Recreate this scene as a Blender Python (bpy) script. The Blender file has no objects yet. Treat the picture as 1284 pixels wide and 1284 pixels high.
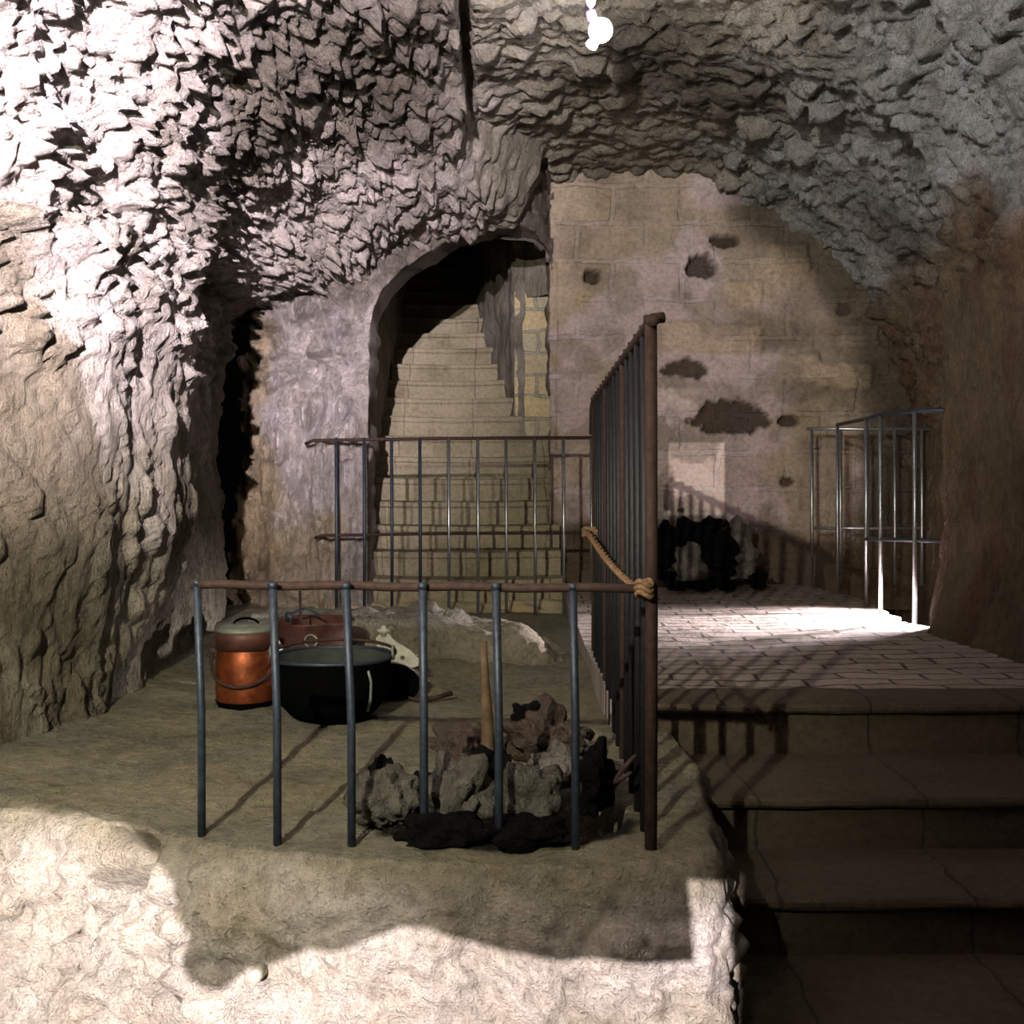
import bpy, bmesh, math, random
import numpy as np
from mathutils import Vector, Matrix, noise
random.seed(7)
C = bpy.context.scene.collection
F = 1377.0; CZ = 0.85
def P(px, py, D):
    """a photographed point at distance D -> metres (x right, y away, z up from the ledge floor)"""
    return Vector(((px-642)/F*D, D, CZ-(py-600)/F*D))
def GP(px, py, z=0.0):
    D = F*(CZ-z)/(py-600); return Vector(((px-642)/F*D, D, z))
def sm(a, b, x):
    t = min(1.0, max(0.0, (x-a)/(b-a))); return t*t*(3-2*t)
def interp(x, xs, ys): return float(np.interp(x, xs, ys))

# ------------------------------------------------------------------ materials
def ramp(nt, fac, stops):
    r = nt.nodes.new('ShaderNodeValToRGB'); e = r.color_ramp.elements
    while len(e) < len(stops): e.new(0.5)
    for k, (p, c) in enumerate(stops):
        e[k].position = p; e[k].color = (*c, 1) if len(c) == 3 else c
    nt.links.new(fac, r.inputs[0]); return r.outputs[0]
def newmat(name, rough=0.9, metal=0.0, spec=0.3):
    m = bpy.data.materials.new(name); m.use_nodes = True; nt = m.node_tree
    b = nt.nodes['Principled BSDF']; b.inputs['Roughness'].default_value = rough
    b.inputs['Metallic'].default_value = metal; b.inputs['Specular IOR Level'].default_value = spec
    return m, nt, b
def texco(nt, scale=(1,1,1), rot=(0,0,0), out='Object'):
    t = nt.nodes.new('ShaderNodeTexCoord'); mp = nt.nodes.new('ShaderNodeMapping')
    mp.inputs['Scale'].default_value = scale; mp.inputs['Rotation'].default_value = rot
    nt.links.new(t.outputs[out], mp.inputs[0]); return mp.outputs[0]
def tex(nt, kind, vec, **kw):
    n = nt.nodes.new(kind)
    for k, v in kw.items():
        if k in n.inputs: n.inputs[k].default_value = v
        else: setattr(n, k, v)
    if vec is not None: nt.links.new(vec, n.inputs['Vector'])
    return n
def mixc(nt, fac, a, b, mode='MIX'):
    n = nt.nodes.new('ShaderNodeMix'); n.data_type = 'RGBA'; n.blend_type = mode
    for s, v in ((0, fac), (6, a), (7, b)):
        if hasattr(v, 'node'): nt.links.new(v, n.inputs[s])
        else: n.inputs[s].default_value = v if s == 0 else (*v, 1)
    return n.outputs[2]
def math_(nt, op, a, b=0.0):
    n = nt.nodes.new('ShaderNodeMath'); n.operation = op
    for s, v in ((0, a), (1, b)):
        if hasattr(v, 'node'): nt.links.new(v, n.inputs[s])
        else: n.inputs[s].default_value = v
    return n.outputs[0]
def bump(nt, b, h, strength=1.0, dist=0.02, prev=None):
    n = nt.nodes.new('ShaderNodeBump'); n.inputs['Strength'].default_value = strength
    n.inputs['Distance'].default_value = dist; nt.links.new(h, n.inputs['Height'])
    if prev is not None: nt.links.new(prev, n.inputs['Normal'])
    nt.links.new(n.outputs[0], b.inputs['Normal']); return n.outputs[0]

def rock_mat(name, scale=(1,1,1), rot=(0,0,0), vs=34, bd=0.02, crack=0.5, var=0.45, rough=0.8, spec=0.3, tint=True, base=(.6,.55,.5), n1s=2.3, alb=.72):
    m, nt, b = newmat(name, rough, 0, spec)
    v = texco(nt, scale, rot); v0 = texco(nt)
    n1 = tex(nt, 'ShaderNodeTexNoise', v0, Scale=n1s, Detail=6, Roughness=.65)
    n2 = tex(nt, 'ShaderNodeTexNoise', v, Scale=26, Detail=8, Roughness=.7)
    nw = tex(nt, 'ShaderNodeTexNoise', v, Scale=9, Detail=3)
    wv = mixc(nt, 0.12, v, nw.outputs['Color'])
    vo = tex(nt, 'ShaderNodeTexVoronoi', wv, Scale=vs, feature='DISTANCE_TO_EDGE')
    vc = tex(nt, 'ShaderNodeTexVoronoi', wv, Scale=vs*.45)
    if tint:
        a = nt.nodes.new('ShaderNodeVertexColor'); a.layer_name = 'tint'; col = a.outputs[0]
    else: col = mixc(nt, 0.0, base, base)
    l, h = (1-var)*alb, (1+var*.55)*alb
    col = mixc(nt, 1.0, col, ramp(nt, n1.outputs[0], [(.3, (l, l*.97, l*.9)), (.52, (alb,alb*.98,alb*.95)), (.72, (h, h*.98, h*1.02))]), 'MULTIPLY')
    col = mixc(nt, 0.75, col, ramp(nt, n2.outputs[0], [(.3, (.45,.42,.38)), (.55, (1,1,1)), (.75, (1.25,1.22,1.2))]), 'MULTIPLY')
    col = mixc(nt, 0.5, col, ramp(nt, vc.outputs['Distance'], [(.0, (1.1,1.05,1.0)), (.8, (.8,.82,.88))]), 'MULTIPLY')
    col = mixc(nt, crack, col, ramp(nt, vo.outputs['Distance'], [(0, (.3,.27,.24)), (.035, (1,1,1))]), 'MULTIPLY')
    nt.links.new(col, b.inputs['Base Color'])
    vf = tex(nt, 'ShaderNodeTexVoronoi', mixc(nt, 0.25, v, nw.outputs['Color']), Scale=vs*.8)
    n4 = tex(nt, 'ShaderNodeTexNoise', v, Scale=58, Detail=4, Roughness=.6)
    h2 = math_(nt, 'ADD', math_(nt, 'MULTIPLY', vf.outputs['Distance'], -.5), math_(nt, 'ADD', math_(nt, 'MULTIPLY', n2.outputs[0], 1.3), math_(nt, 'MULTIPLY', n4.outputs[0], .7)))
    p = bump(nt, b, h2, 1.0, bd)
    n3 = tex(nt, 'ShaderNodeTexNoise', v0, Scale=130, Detail=3)
    bump(nt, b, n3.outputs[0], 1.0, .007, p)
    return m

M = {}
M['rubble'] = rock_mat('rubble_rock', (1,1,1), vs=17, bd=.05, crack=.25)
M['chisel'] = rock_mat('chiselled_rock', (1.5,1.5,.6), (0,0.25,0), vs=15, bd=.045, crack=.15)
M['rubble_back'] = rock_mat('stair_wall_rock', (1.0,1.0,.75), vs=17, bd=.05, crack=.2)
M['ledge'] = rock_mat('ledge_rock', (1,1,1), vs=22, bd=.02, crack=.05, var=.3, rough=.95, spec=.15)
M['stairwell'] = rock_mat('stairwell_rock', (1,1,.35), vs=9, bd=.012, crack=.25, tint=False, base=(.36,.33,.27))

def ashlar_mat(name, bw, rh, cA, cB, mortar, ms=.012, bd=.012, horiz='X', sc=1.0, offs=.5, smear=.5, tint=False, rough=.9):
    m, nt, b = newmat(name, rough, 0, .25)
    t = nt.nodes.new('ShaderNodeTexCoord'); sp = nt.nodes.new('ShaderNodeSeparateXYZ'); nt.links.new(t.outputs['Object'], sp.inputs[0])
    cb = nt.nodes.new('ShaderNodeCombineXYZ')
    if horiz == 'X': nt.links.new(sp.outputs[0], cb.inputs[0]); nt.links.new(sp.outputs[2], cb.inputs[1])
    elif horiz == 'XY': nt.links.new(math_(nt, 'ADD', sp.outputs[0], sp.outputs[1]), cb.inputs[0]); nt.links.new(sp.outputs[2], cb.inputs[1])
    elif horiz == 'STEP': nt.links.new(sp.outputs[0], cb.inputs[0]); nt.links.new(math_(nt, 'ADD', sp.outputs[1], sp.outputs[2]), cb.inputs[1])
    else: nt.links.new(sp.outputs[0], cb.inputs[0]); nt.links.new(sp.outputs[1], cb.inputs[1])
    nw = tex(nt, 'ShaderNodeTexNoise', cb.outputs[0], Scale=5, Detail=4)
    vec = mixc(nt, .07, cb.outputs[0], nw.outputs['Color'])
    br = tex(nt, 'ShaderNodeTexBrick', vec, Scale=1.0)
    br.offset = offs
    for k, vv in (('Mortar Size', ms), ('Brick Width', bw), ('Row Height', rh), ('Mortar Smooth', .3), ('Bias', 0.0)): br.inputs[k].default_value = vv
    br.inputs['Color1'].default_value = (*cA, 1); br.inputs['Color2'].default_value = (*cB, 1); br.inputs['Mortar'].default_value = (*mortar, 1)
    n1 = tex(nt, 'ShaderNodeTexNoise', cb.outputs[0], Scale=2.6, Detail=7, Roughness=.65)
    n2 = tex(nt, 'ShaderNodeTexNoise', cb.outputs[0], Scale=34, Detail=6, Roughness=.7)
    mask = ramp(nt, n1.outputs[0], [(.42, (0,0,0)), (.58, (1,1,1))])
    avg = tuple((cA[i]+cB[i])*.5 for i in range(3))
    col = mixc(nt, math_(nt, 'MULTIPLY', mask, smear), br.outputs['Color'], avg)
    col = mixc(nt, .8, col, ramp(nt, n1.outputs[0], [(.3, (.6,.57,.5)), (.5, (1,1,1)), (.7, (1.2,1.15,1.2))]), 'MULTIPLY')
    col = mixc(nt, .7, col, ramp(nt, n2.outputs[0], [(.3, (.5,.48,.45)), (.55, (1,1,1)), (.8, (1.2,1.2,1.2))]), 'MULTIPLY')
    if tint:
        a = nt.nodes.new('ShaderNodeVertexColor'); a.layer_name = 'tint'; col = mixc(nt, 1.0, col, a.outputs[0], 'MULTIPLY')
    nt.links.new(col, b.inputs['Base Color'])
    hf = math_(nt, 'SUBTRACT', 1.0, math_(nt, 'MULTIPLY', br.outputs['Fac'], math_(nt, 'SUBTRACT', 1.0, math_(nt, 'MULTIPLY', mask, smear))))
    p = bump(nt, b, hf, 1.0, bd)
    bump(nt, b, n2.outputs[0], .9, .012, p)
    return m
M['ashlar'] = ashlar_mat('plastered_ashlar', .46, .25, (.45,.395,.35), (.38,.345,.33), (.47,.43,.43), ms=.02, bd=.010, smear=.9, tint=True)
M['pier'] = ashlar_mat('tan_block_masonry', .30, .16, (.50,.40,.22), (.36,.33,.25), (.30,.28,.23), ms=.012, bd=.012, horiz='XY', smear=.2)
M['paving'] = ashlar_mat('paving_stones', .30, .105, (.34,.285,.25), (.26,.22,.19), (.07,.055,.04), ms=.008, bd=.02, horiz='FLOOR', smear=.15)
M['step'] = ashlar_mat('worn_step_stone', .52, 99, (.29,.25,.165), (.25,.22,.155), (.15,.13,.09), ms=.004, bd=.004, smear=.3, horiz='STEP')
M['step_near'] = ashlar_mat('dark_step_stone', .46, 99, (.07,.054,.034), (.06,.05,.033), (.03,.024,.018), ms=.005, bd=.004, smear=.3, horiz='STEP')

def simple(name, col, rough=.5, metal=0, spec=.5, nscale=30, nd=.003, cvar=.35, emit=None):
    m, nt, b = newmat(name, rough, metal, spec)
    v = texco(nt); n = tex(nt, 'ShaderNodeTexNoise', v, Scale=nscale, Detail=6, Roughness=.65)
    lo = tuple(c*(1-cvar) for c in col); hi = tuple(min(1, c*(1+cvar)) for c in col)
    nt.links.new(ramp(nt, n.outputs[0], [(.3, lo), (.5, col), (.7, hi)]), b.inputs['Base Color'])
    bump(nt, b, n.outputs[0], .6, nd)
    if emit: b.inputs['Emission Color'].default_value = (*emit[0], 1); b.inputs['Emission Strength'].default_value = emit[1]
    return m
M['iron'] = simple('blue_grey_iron', (.024,.033,.048), .5, .4, .5, 60, .002, .5)
M['iron_dark'] = simple('blackened_iron', (.012,.012,.014), .55, .3, .4, 60, .002, .5)
M['iron_bright'] = simple('worn_steel', (.32,.34,.36), .3, .85, .5, 60, .001, .3)
M['rust'] = simple('rusty_iron', (.04,.022,.017), .75, .2, .25, 50, .003, .5)
M['copper'] = simple('old_copper', (.20,.05,.015), .45, .7, .5, 22, .003, .5)
M['copper_dull'] = simple('tarnished_copper', (.085,.035,.025), .55, .4, .4, 18, .002, .5)
M['tin'] = simple('grey_tinned_lid', (.16,.18,.14), .55, .3, .5, 20, .002, .25)
M['soot'] = simple('sooty_iron', (.0015,.0015,.0016), .9, .0, .02, 30, .002, .3)
M['cauldron_in'] = simple('grey_cauldron_lining', (.026,.031,.025), .8, .0, .2, 16, .002, .35)
M['wood'] = simple('old_brown_wood', (.07,.045,.025), .8, 0, .2, 25, .006, .45)
M['pale'] = simple('weathered_pale_wood', (.30,.29,.23), .75, 0, .25, 25, .003, .25)
M['rope'] = simple('brown_rope', (.20,.12,.065), .9, 0, .1, 90, .004, .5)
M['flint'] = rock_mat('flint_rock', (1,1,1), vs=16, bd=.012, crack=.3, var=.7, rough=.5, spec=.5, tint=False, base=(.095,.088,.066), n1s=9)
M['flint_brown'] = rock_mat('brown_rock', (1,1,1), vs=18, bd=.014, crack=.4, var=.7, rough=.5, spec=.5, tint=False, base=(.07,.04,.022), n1s=9)
M['coal'] = rock_mat('black_lump_rock', (1,1,1), vs=12, bd=.012, crack=.3, var=.6, rough=.7, spec=.08, tint=False, base=(.0025,.002,.002))
M['coal_pale'] = rock_mat('grey_lump_rock', (1,1,1), vs=12, bd=.012, crack=.5, var=.7, rough=.4, spec=.6, tint=False, base=(.17,.15,.13), n1s=7)
M['glass_lit'] = simple('lit_bulb_glass', (1,1,1), .3, 0, .5, 5, .0001, .0, ((1,.93,1), 60))
M['violet_fringe'] = simple('painted_violet_fringe', (.5,.2,.9), .3, 0, .5, 5, .0001, .0, ((.55,.15,1), 5))  # violet fringe of the bulb's glare put in as glow on the socket
M['porcelain'] = simple('white_porcelain', (.85,.84,.8), .25, 0, .5, 5, .0001, .05)
M['black'] = simple('black_flex', (.02,.02,.02), .6, 0, .3, 5, .0001, .05)

# ------------------------------------------------------------------ mesh helpers
def obj(name, me, mat, parent=None, smooth=True):
    if isinstance(me, bmesh.types.BMesh):
        bm = me; me = bpy.data.meshes.new(name); bm.to_mesh(me); bm.free()
    if mat is not None and not me.materials: me.materials.append(mat)
    if smooth: me.polygons.foreach_set('use_smooth', [True]*len(me.polygons))
    o = bpy.data.objects.new(name, me); C.objects.link(o)
    if parent: o.parent = parent
    return o
def tag(o, label=None, cat=None, group=None, kind=None):
    if label: o['label'] = label
    if cat: o['category'] = cat
    if group: o['group'] = group
    if kind: o['kind'] = kind
    return o
def thing(name, label, cat, loc=(0,0,0), rz=0, group=None):
    o = bpy.data.objects.new(name, None); C.objects.link(o); o.location = loc; o.rotation_euler = (0,0,rz)
    o.empty_display_size = .1
    return tag(o, label, cat, group)
def grid_mesh(name, pts, keep=None, tints=None, flip=False):
    """pts: rows x cols of Vector"""
    R = len(pts); K = len(pts[0])
    co = np.array([[tuple(p) for p in r] for r in pts], dtype=np.float32).reshape(-1, 3)
    faces = []
    for i in range(R-1):
        for j in range(K-1):
            if keep is not None and not keep(i, j): continue
            a = i*K+j; q = (a, a+1, a+K+1, a+K)
            faces.append(q[::-1] if flip else q)
    me = bpy.data.meshes.new(name); me.from_pydata([tuple(c) for c in co.tolist()], [], faces)
    if tints is not None:
        ca = me.color_attributes.new('tint', 'FLOAT_COLOR', 'POINT')
        flat = []
        for r in tints:
            for c in r: flat += [c[0], c[1], c[2], 1.0]
        ca.data.foreach_set('color', flat)
    bm = bmesh.new(); bm.from_mesh(me)
    bmesh.ops.delete(bm, geom=[v for v in bm.verts if not v.link_faces], context='VERTS')
    bm.to_mesh(me); bm.free()
    return me
def tube(bm, a, b, r, seg=10, r2=None):
    a = Vector(a); b = Vector(b); d = b-a; L = d.length
    if L < 1e-6: return
    q = d.to_track_quat('Z', 'Y').to_matrix().to_4x4()
    bmesh.ops.create_cone(bm, cap_ends=True, segments=seg, radius1=r, radius2=r if r2 is None else r2, depth=L, matrix=Matrix.Translation((a+b)/2) @ q)
def path_tube(bm, pts, r, seg=8, closed=False, rf=None):
    pts = [Vector(p) for p in pts]; n = len(pts); rings = []
    up = Vector((0.13,.21,1)).normalized()
    for i, p in enumerate(pts):
        if closed: t = pts[(i+1) % n]-pts[(i-1) % n]
        else: t = pts[min(n-1, i+1)]-pts[max(0, i-1)]
        t.normalize(); u = t.cross(up)
        if u.length < .05: u = t.cross(Vector((1,0,0)))
        u.normalize(); w = t.cross(u); rr = rf(i/(n-1)) if rf else r
        rings.append([bm.verts.new(p+(u*math.cos(2*math.pi*k/seg)+w*math.sin(2*math.pi*k/seg))*rr) for k in range(seg)])
    for i in range(n if closed else n-1):
        A = rings[i]; B = rings[(i+1) % n]
        for k in range(seg): bm.faces.new((A[k], A[(k+1) % seg], B[(k+1) % seg], B[k]))
    if not closed: bm.faces.new(rings[0][::-1]); bm.faces.new(rings[-1])
def lathe(bm, prof, seg=40, cx=0, cy=0, cap0=True, cap1=False, wob=0.0):
    rings = []
    for k, (r, z) in enumerate(prof):
        rings.append([bm.verts.new((cx+(r*(1+wob*math.sin(3*a+k*.4)))*math.cos(a), cy+(r*(1+wob*math.cos(2*a+k*.3)))*math.sin(a), z)) for a in [2*math.pi*i/seg for i in range(seg)]])
    for i in range(len(rings)-1):
        for k in range(seg): bm.faces.new((rings[i][k], rings[i][(k+1) % seg], rings[i+1][(k+1) % seg], rings[i+1][k]))
    if cap0: bm.faces.new(rings[0][::-1])
    if cap1: bm.faces.new(rings[-1])
def box(bm, c, s, rot=None):
    m = Matrix.Translation(c) @ (rot.to_4x4() if rot else Matrix()) @ Matrix.Diagonal((*s, 1))
    return bmesh.ops.create_cube(bm, size=1.0, matrix=m)['verts']
def nvec(p): return Vector((noise.noise(p), noise.noise(p+Vector((17.3,5.1,9.7))), noise.noise(p+Vector((-8.9,23.4,3.3)))))*.8
def fb(p, o=4): return noise.fractal(p, 1.0, 2.1, o)

def lumps(p):
    d, q = noise.voronoi(p); e = d[1]-d[0]
    return (sm(0, .45, e) - .45*d[0])*(.35+1.1*noise.cell(q[0]*7.3+Vector((.5,.5,.5))))

# ------------------------------------------------------------------ cave shell: left wall, vault, right wall (one loft cut in three)
YT  = [-1.5,  3.0,  3.7,  4.3, 4.9,  5.4,  5.7,  6.4, 8.0]
XL  = [-2.1, -1.72,-1.60,-1.52,-1.52,-1.58,-1.62,-1.66,-1.60]
ZSL = [1.6, 1.7, 1.75, 1.8, 1.85, 1.9, 1.9, 1.9, 1.8]
XA  = [.2, .3, .35, .4, .5, .6, .7, .8, .85]
ZA  = [3.6, 3.45, 3.38, 3.3, 3.2, 3.13, 3.08, 3.05, 3.02]
XR  = [2.35, 2.25, 2.2, 2.18, 2.15, 2.13, 2.85, 2.85, 2.8]
ZSR = [2.0, 2.0, 2.0, 2.0, 2.0, 1.95, 1.3, 1.2, 1.1]
ZB = -1.0
def section(Y, seg, t):
    xl, zl, xa, za, xr, zr = [interp(Y, YT, T) for T in (XL, ZSL, XA, ZA, XR, ZSR)]
    if seg == 0:
        z = ZB+(zl-ZB)*t; return Vector((xl - .10*sm(.3, -.3, z)*0, Y, z))
    if seg == 1:
        a = t*math.pi/2; return Vector((xa-(xa-xl)*math.cos(a), Y, zl+(za-zl)*math.sin(a)))
    if seg == 2:
        a = t*math.pi/2; return Vector((xa+(xr-xa)*math.sin(a), Y, zr+(za-zr)*math.cos(a)))
    z = zr+(ZB-zr)*t; return Vector((xr, Y, z))
ys = list(np.arange(-1.5, 2.0, .12)) + list(np.arange(2.0, 5.35, .02)) + list(np.arange(5.35, 5.8, .0125)) + list(np.arange(5.8, 8.0, .022))
segs = [(0, int(2.8/.02)), (1, int(2.9/.018)), (2, int(2.9/.018)), (3, int(3.0/.024))]
us = []
for s, n in segs: us += [(s, k/n) for k in range(n)]
us.append((3, 1.0))

def dents():
    D = []
    def d(px, py, Y, r, depth, sx=1, sz=1): D.append((P(px, py, Y), r, depth, sx, sz))
    d(24, 305, 3.75, .06, .12, 1, 1.5); d(262, 455, 5.7, .09, .12, 1.5, .8); d(222, 600, 5.15, .05, .10, 1.2, 4.0); d(240, 610, 5.25, .06, .07, 1.6, 2.6); d(345, 430, 6.6, .05, .1, 1, 1.4)
    d(360, 150, 4.6, .08, .09); d(420, 85, 4.6, .09, .10, 1, 1); d(470, 60, 4.7, .06, .1); d(140,30,3.3,.05,.07); d(110,60,3.3,.07,.05)
    d(700, 160, 5.8, .05, .04); d(1010, 262, 6.4, .05, .08); d(1190, 280, 4.9, .06,.07); d(1140, 130, 4.9, .05,.06); d(850, 100, 5.4, .07,.05)
    return D
DENTS = dents()
def shell_disp(p, nrm, seg, t):
    z = p.z; Y = p.y
    # chiselled lower walls, rubble conglomerate above
    w = 1.0 if seg in (1, 2) else (sm(.95, 1.65, z+.25*fb(p*1.5)) if seg == 0 else sm(1.5, 1.95, z))
    h = 0.0
    if w > 0:
        if seg == 2 or (seg == 1 and p.x > -.28):   # masonry vault, flat stones in courses
            q = Vector((p.x*4.2, Y*9.5, z*9.0)); q += nvec(p*3)*.5
            a = .055*lumps(q) + .022*lumps(q*2.2) + .045*fb(p*2.4) + .018*fb(p*14, 3)
            r = sm(.3, 1.6, p.x)                     # right-hand side coarser, fissured
            if r > 0:
                q2 = Vector((p.x*5, Y*5.5, z*5.5))+nvec(p*2.2)*.9
                a = a*(1-r)+r*(.07*lumps(q2)+.03*lumps(q2*2.3)+.07*fb(p*2.2)+.02*fb(p*13, 3))
            h += w*a
        else:
            q = p.copy(); q = Vector((q.x*7, q.y*6.5+q.z*3.0, q.z*9.5-q.y*3.2)); q += nvec(p*3.3)*.8
            q2 = q*2.0
            h += w*(.055*lumps(q*.95) + .045*lumps(q2*1.0) + .075*fb(p*1.9) + .030*fb(p*11, 4))
    if w < 1:
        q = Vector((p.x*13, Y*13+z*3.5, z*3.8)); q += nvec(p*2.5)*.9
        g = .028*lumps(q)+.014*lumps(q*2.1) + .030*fb(Vector((p.x*5, Y*5, z*1.4))) + .05*fb(p*1.1) + .010*fb(Vector((p.x*20, Y*22, z*7)), 3)
        h += (1-w)*g*(0.8 if seg == 3 else 1.0)
    return h
rows = []; tints = []
for Y in ys:
    row = []; tr = []
    for (s, t) in us:
        p = section(Y, s, t); e = .01
        # normal toward the room
        s2, t2 = (s, min(1, t+e)) if t < .98 else (s, t)
        s1, t1 = (s, max(0, t-e)) if t >= .98 else (s, t)
        tv = section(Y, s2, t2)-section(Y, s1, t1); tv.normalize()
        n = Vector((tv.z, 0, -tv.x))
        if Y > 5.35 and Y < 5.75 and s == 3: n = (n+Vector((.3,.6,0))).normalized()
        if Y > 2.0: h = shell_disp(p, n, s, t)
        else: h = .06*fb(p*1.2)
        # hanging rock mass left of the vault crease
        lim = -.24+.44*sm(6.2, 7.1, Y)
        if s == 1 and p.x < lim and Y > 3: h += sm(lim, lim-.06, p.x)*.11*sm(3.2, 5.0, Y)+sm(lim+.02, lim-.28, p.x)*.30*sm(5.5, 7.05, Y)*sm(1.9, 2.4, p.z)
        if s in (1,) and -.255 < p.x < -.205 and 3.5 < Y < 6.2: h -= .10*sm(3.5, 4.5, Y)
        # pillar foot spreads
        if s == 3: h += .12*sm(.55, .05, p.z)*sm(5.6, 5.2, Y)*sm(3, 4.5, Y)
        # left wall foot undercut and leaning
        if s == 0: h += .10*sm(.5, .0, p.z)*sm(4.6, 3.8, Y)
        if s == 0: h += .20*sm(.0, .8, p.z)*sm(3.3, 3.8, Y)*sm(5.0, 4.5, Y)
        q = p+n*h
        # the deep fissure at the corner of the left wall
        if s in (0, 1): q.x -= .45*sm(6.36, 6.42, Y+.07*math.sin(q.z*7+1)+.05*fb(q*4))*sm(2.0, 1.7, q.z)
        for (c, r, dep, sx, sz) in DENTS:
            dd = q-c
            if abs(dd.y) < 1 and abs(dd.z) < .6:
                k = (dd.x/(r*3.2))**2+(dd.y/(r*sx*1.5))**2+(dd.z/(r*sz))**2
                if k < 9: q -= n*dep*sm(1.6, .5, math.sqrt(k)+.35*fb(q*12, 2))
        row.append(q)
        # own colours: pinkish limestone, soot, brown iron stain, blue-grey film
        col = Vector((.64,.57,.54))
        brown = Vector((.20,.15,.085)); soot = Vector((.11,.09,.065)); green = Vector((.43,.41,.30)); blue = Vector((.40,.43,.42))
        nz = fb(q*1.7)*.5
        if s in (1, 2):
            col = col.lerp(green, sm(-.5, .1, q.x+nz*.6)*.75)
            col = col.lerp(blue, sm(.9, 1.9, q.x+nz)*.8)
            for (cc, rad, am) in ((Vector((-.85,4.9,2.5)), .95, .88), (Vector((-.5,5.6,2.7)), .6, .65), (Vector((1.0,6.0,2.95)), .7, .75), (Vector((.75,5.6,3.0)), .4, .4), (Vector((2.3,6.8,2.2)), .55, .55)):
                col = col.lerp(soot, am*sm(1.15, .35, (q-cc).length/rad+nz*.9))
        if s == 0:
            warm = Vector((.42,.38,.27))
            col = col.lerp(warm, sm(1.35, .5, q.z+nz*.8)*.9)
            col = col.lerp(Vector((.22,.18,.115)), .8*sm(.05, .35, fb(Vector((q.x, q.y*1.9+q.z*.5, q.z*.7+3)))))
        if s == 3 or (s == 2 and q.z < 2.25):
            k = sm(2.35, 1.95, q.z+nz*.5)*(1 if q.x > 1.6 else 0)
            col = col.lerp(brown, k).lerp(Vector((.17,.09,.05)), k*.8*sm(.0, .4, fb(Vector((q.x*2, q.y*3, q.z*.8)))))
        tr.append(col)
    rows.append(row); tints.append(tr)
def shell_part(name, c0, c1, mat, skip=None):
    pts = [r[c0:c1+1] for r in rows]; tt = [r[c0:c1+1] for r in tints]
    def keep(i, j):
        p = pts[i][j]
        return not (skip and skip(p))
    me = grid_mesh(name, pts, keep, tt); me.materials.append(mat)
    tag(obj(name, me, mat), kind='structure')
nL = segs[0][1]; nC = nL+segs[1][1]+segs[2][1]
cutL = int(nL*.90)
shell_part('wall_left', 0, cutL, M['chisel'], lambda p: p.y > 7.3)
shell_part('ceiling', cutL, nC-6, M['rubble'], lambda p: (p.y > 7.25 and p.x < .22))
shell_part('wall_right', nC-6, len(us)-1, M['chisel'])

# ------------------------------------------------------------------ back wall with the stair arch
ARCH_PX = [(462,760,7.05),(461,560,7.05),(463,430,7.05),(466,395,7.05),(478,365,7.08),(500,341,7.1),(530,320,7.15),(565,303,7.25),(600,292,7.35),(640,288,7.5),(668,296,7.6),(688,312,7.65),(697,350,7.7),(698,420,7.7),(697,560,7.7),(697,770,7.7)]
ARCH = [P(*a) for a in ARCH_PX]
AX = [(a.x, a.z) for a in ARCH]
def inside(x, z, poly):
    c = False; n = len(poly)
    for i in range(n):
        x1, z1 = poly[i]; x2, z2 = poly[(i+1) % n]
        if (z1 > z) != (z2 > z) and x < (x2-x1)*(z-z1)/(z2-z1)+x1: c = not c
    return c
ARCHPOLY = AX+[(AX[-1][0], -1.0), (AX[0][0], -1.0)]
def near_on(x, z, poly):
    best = None
    for i in range(len(poly)-1):
        a = Vector(poly[i]); b = Vector(poly[i+1]); d = b-a; t = max(0, min(1, (Vector((x, z))-a).dot(d)/d.dot(d))); q = a+d*t
        L = (q-Vector((x, z))).length
        if best is None or L < best[0]: best = (L, q)
    return best
def Yw(x): return interp(x, [-2.5, -1.3, -.95, -.5, .1, .22, .27, 3.2], [6.85, 6.98, 7.05, 7.15, 7.5, 7.68, 7.75, 7.75])
def wall_grid(name, x0, x1, z0, z1, st, dispf, colf, mat, keepf, arch=True):
    xs = np.arange(x0, x1+st, st); zs = np.arange(z0, z1+st, st); pts = []; tt = []; mask = []
    for z in zs:
        r = []; tr = []; mr = []
        for x in xs:
            xx, zz = float(x), float(z); k = keepf(xx, zz)
            if arch:
                ins = inside(xx, zz, ARCHPOLY)
                L, q = near_on(xx, zz, AX)
                if ins and L > st*.9: k = False
                if L < st*.9: xx, zz = q.x, q.y
            y = Yw(xx)-(dispf(xx, zz) if k else 0)
            r.append(Vector((xx, y, zz))); tr.append(colf(xx, zz) if k else Vector((1,1,1))); mr.append(k)
        pts.append(r); tt.append(tr); mask.append(mr)
    def keep(i, j): return mask[i][j] and mask[i+1][j] and mask[i][j+1] and mask[i+1][j+1]
    me = grid_mesh(name, pts, keep, tt); me.materials.append(mat)
    # give every free edge (arch, fissure) a reveal going back into the rock
    bm = bmesh.new(); bm.from_mesh(me); dl = bm.verts.layers.float_color.get('tint')
    for stp in (.03, .1, .18, .3):
        be = [e for e in bm.edges if e.is_boundary and all(abs(v.co.z-z0) > .01 for v in e.verts)]
        if stp != .03: be = [e for e in be if all(v.tag for v in e.verts)]
        r = bmesh.ops.extrude_edge_only(bm, edges=be)
        for v in bm.verts: v.tag = False
        for g in r['geom']:
            if isinstance(g, bmesh.types.BMVert):
                g.tag = True; p = g.co; p.y += stp*.7; k = .02*fb(p*6); p.x += k; p.z += k
    bmesh.ops.recalc_face_normals(bm, faces=bm.faces); bm.to_mesh(me); bm.free()
    return tag(obj(name, me, mat), kind='structure')
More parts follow.
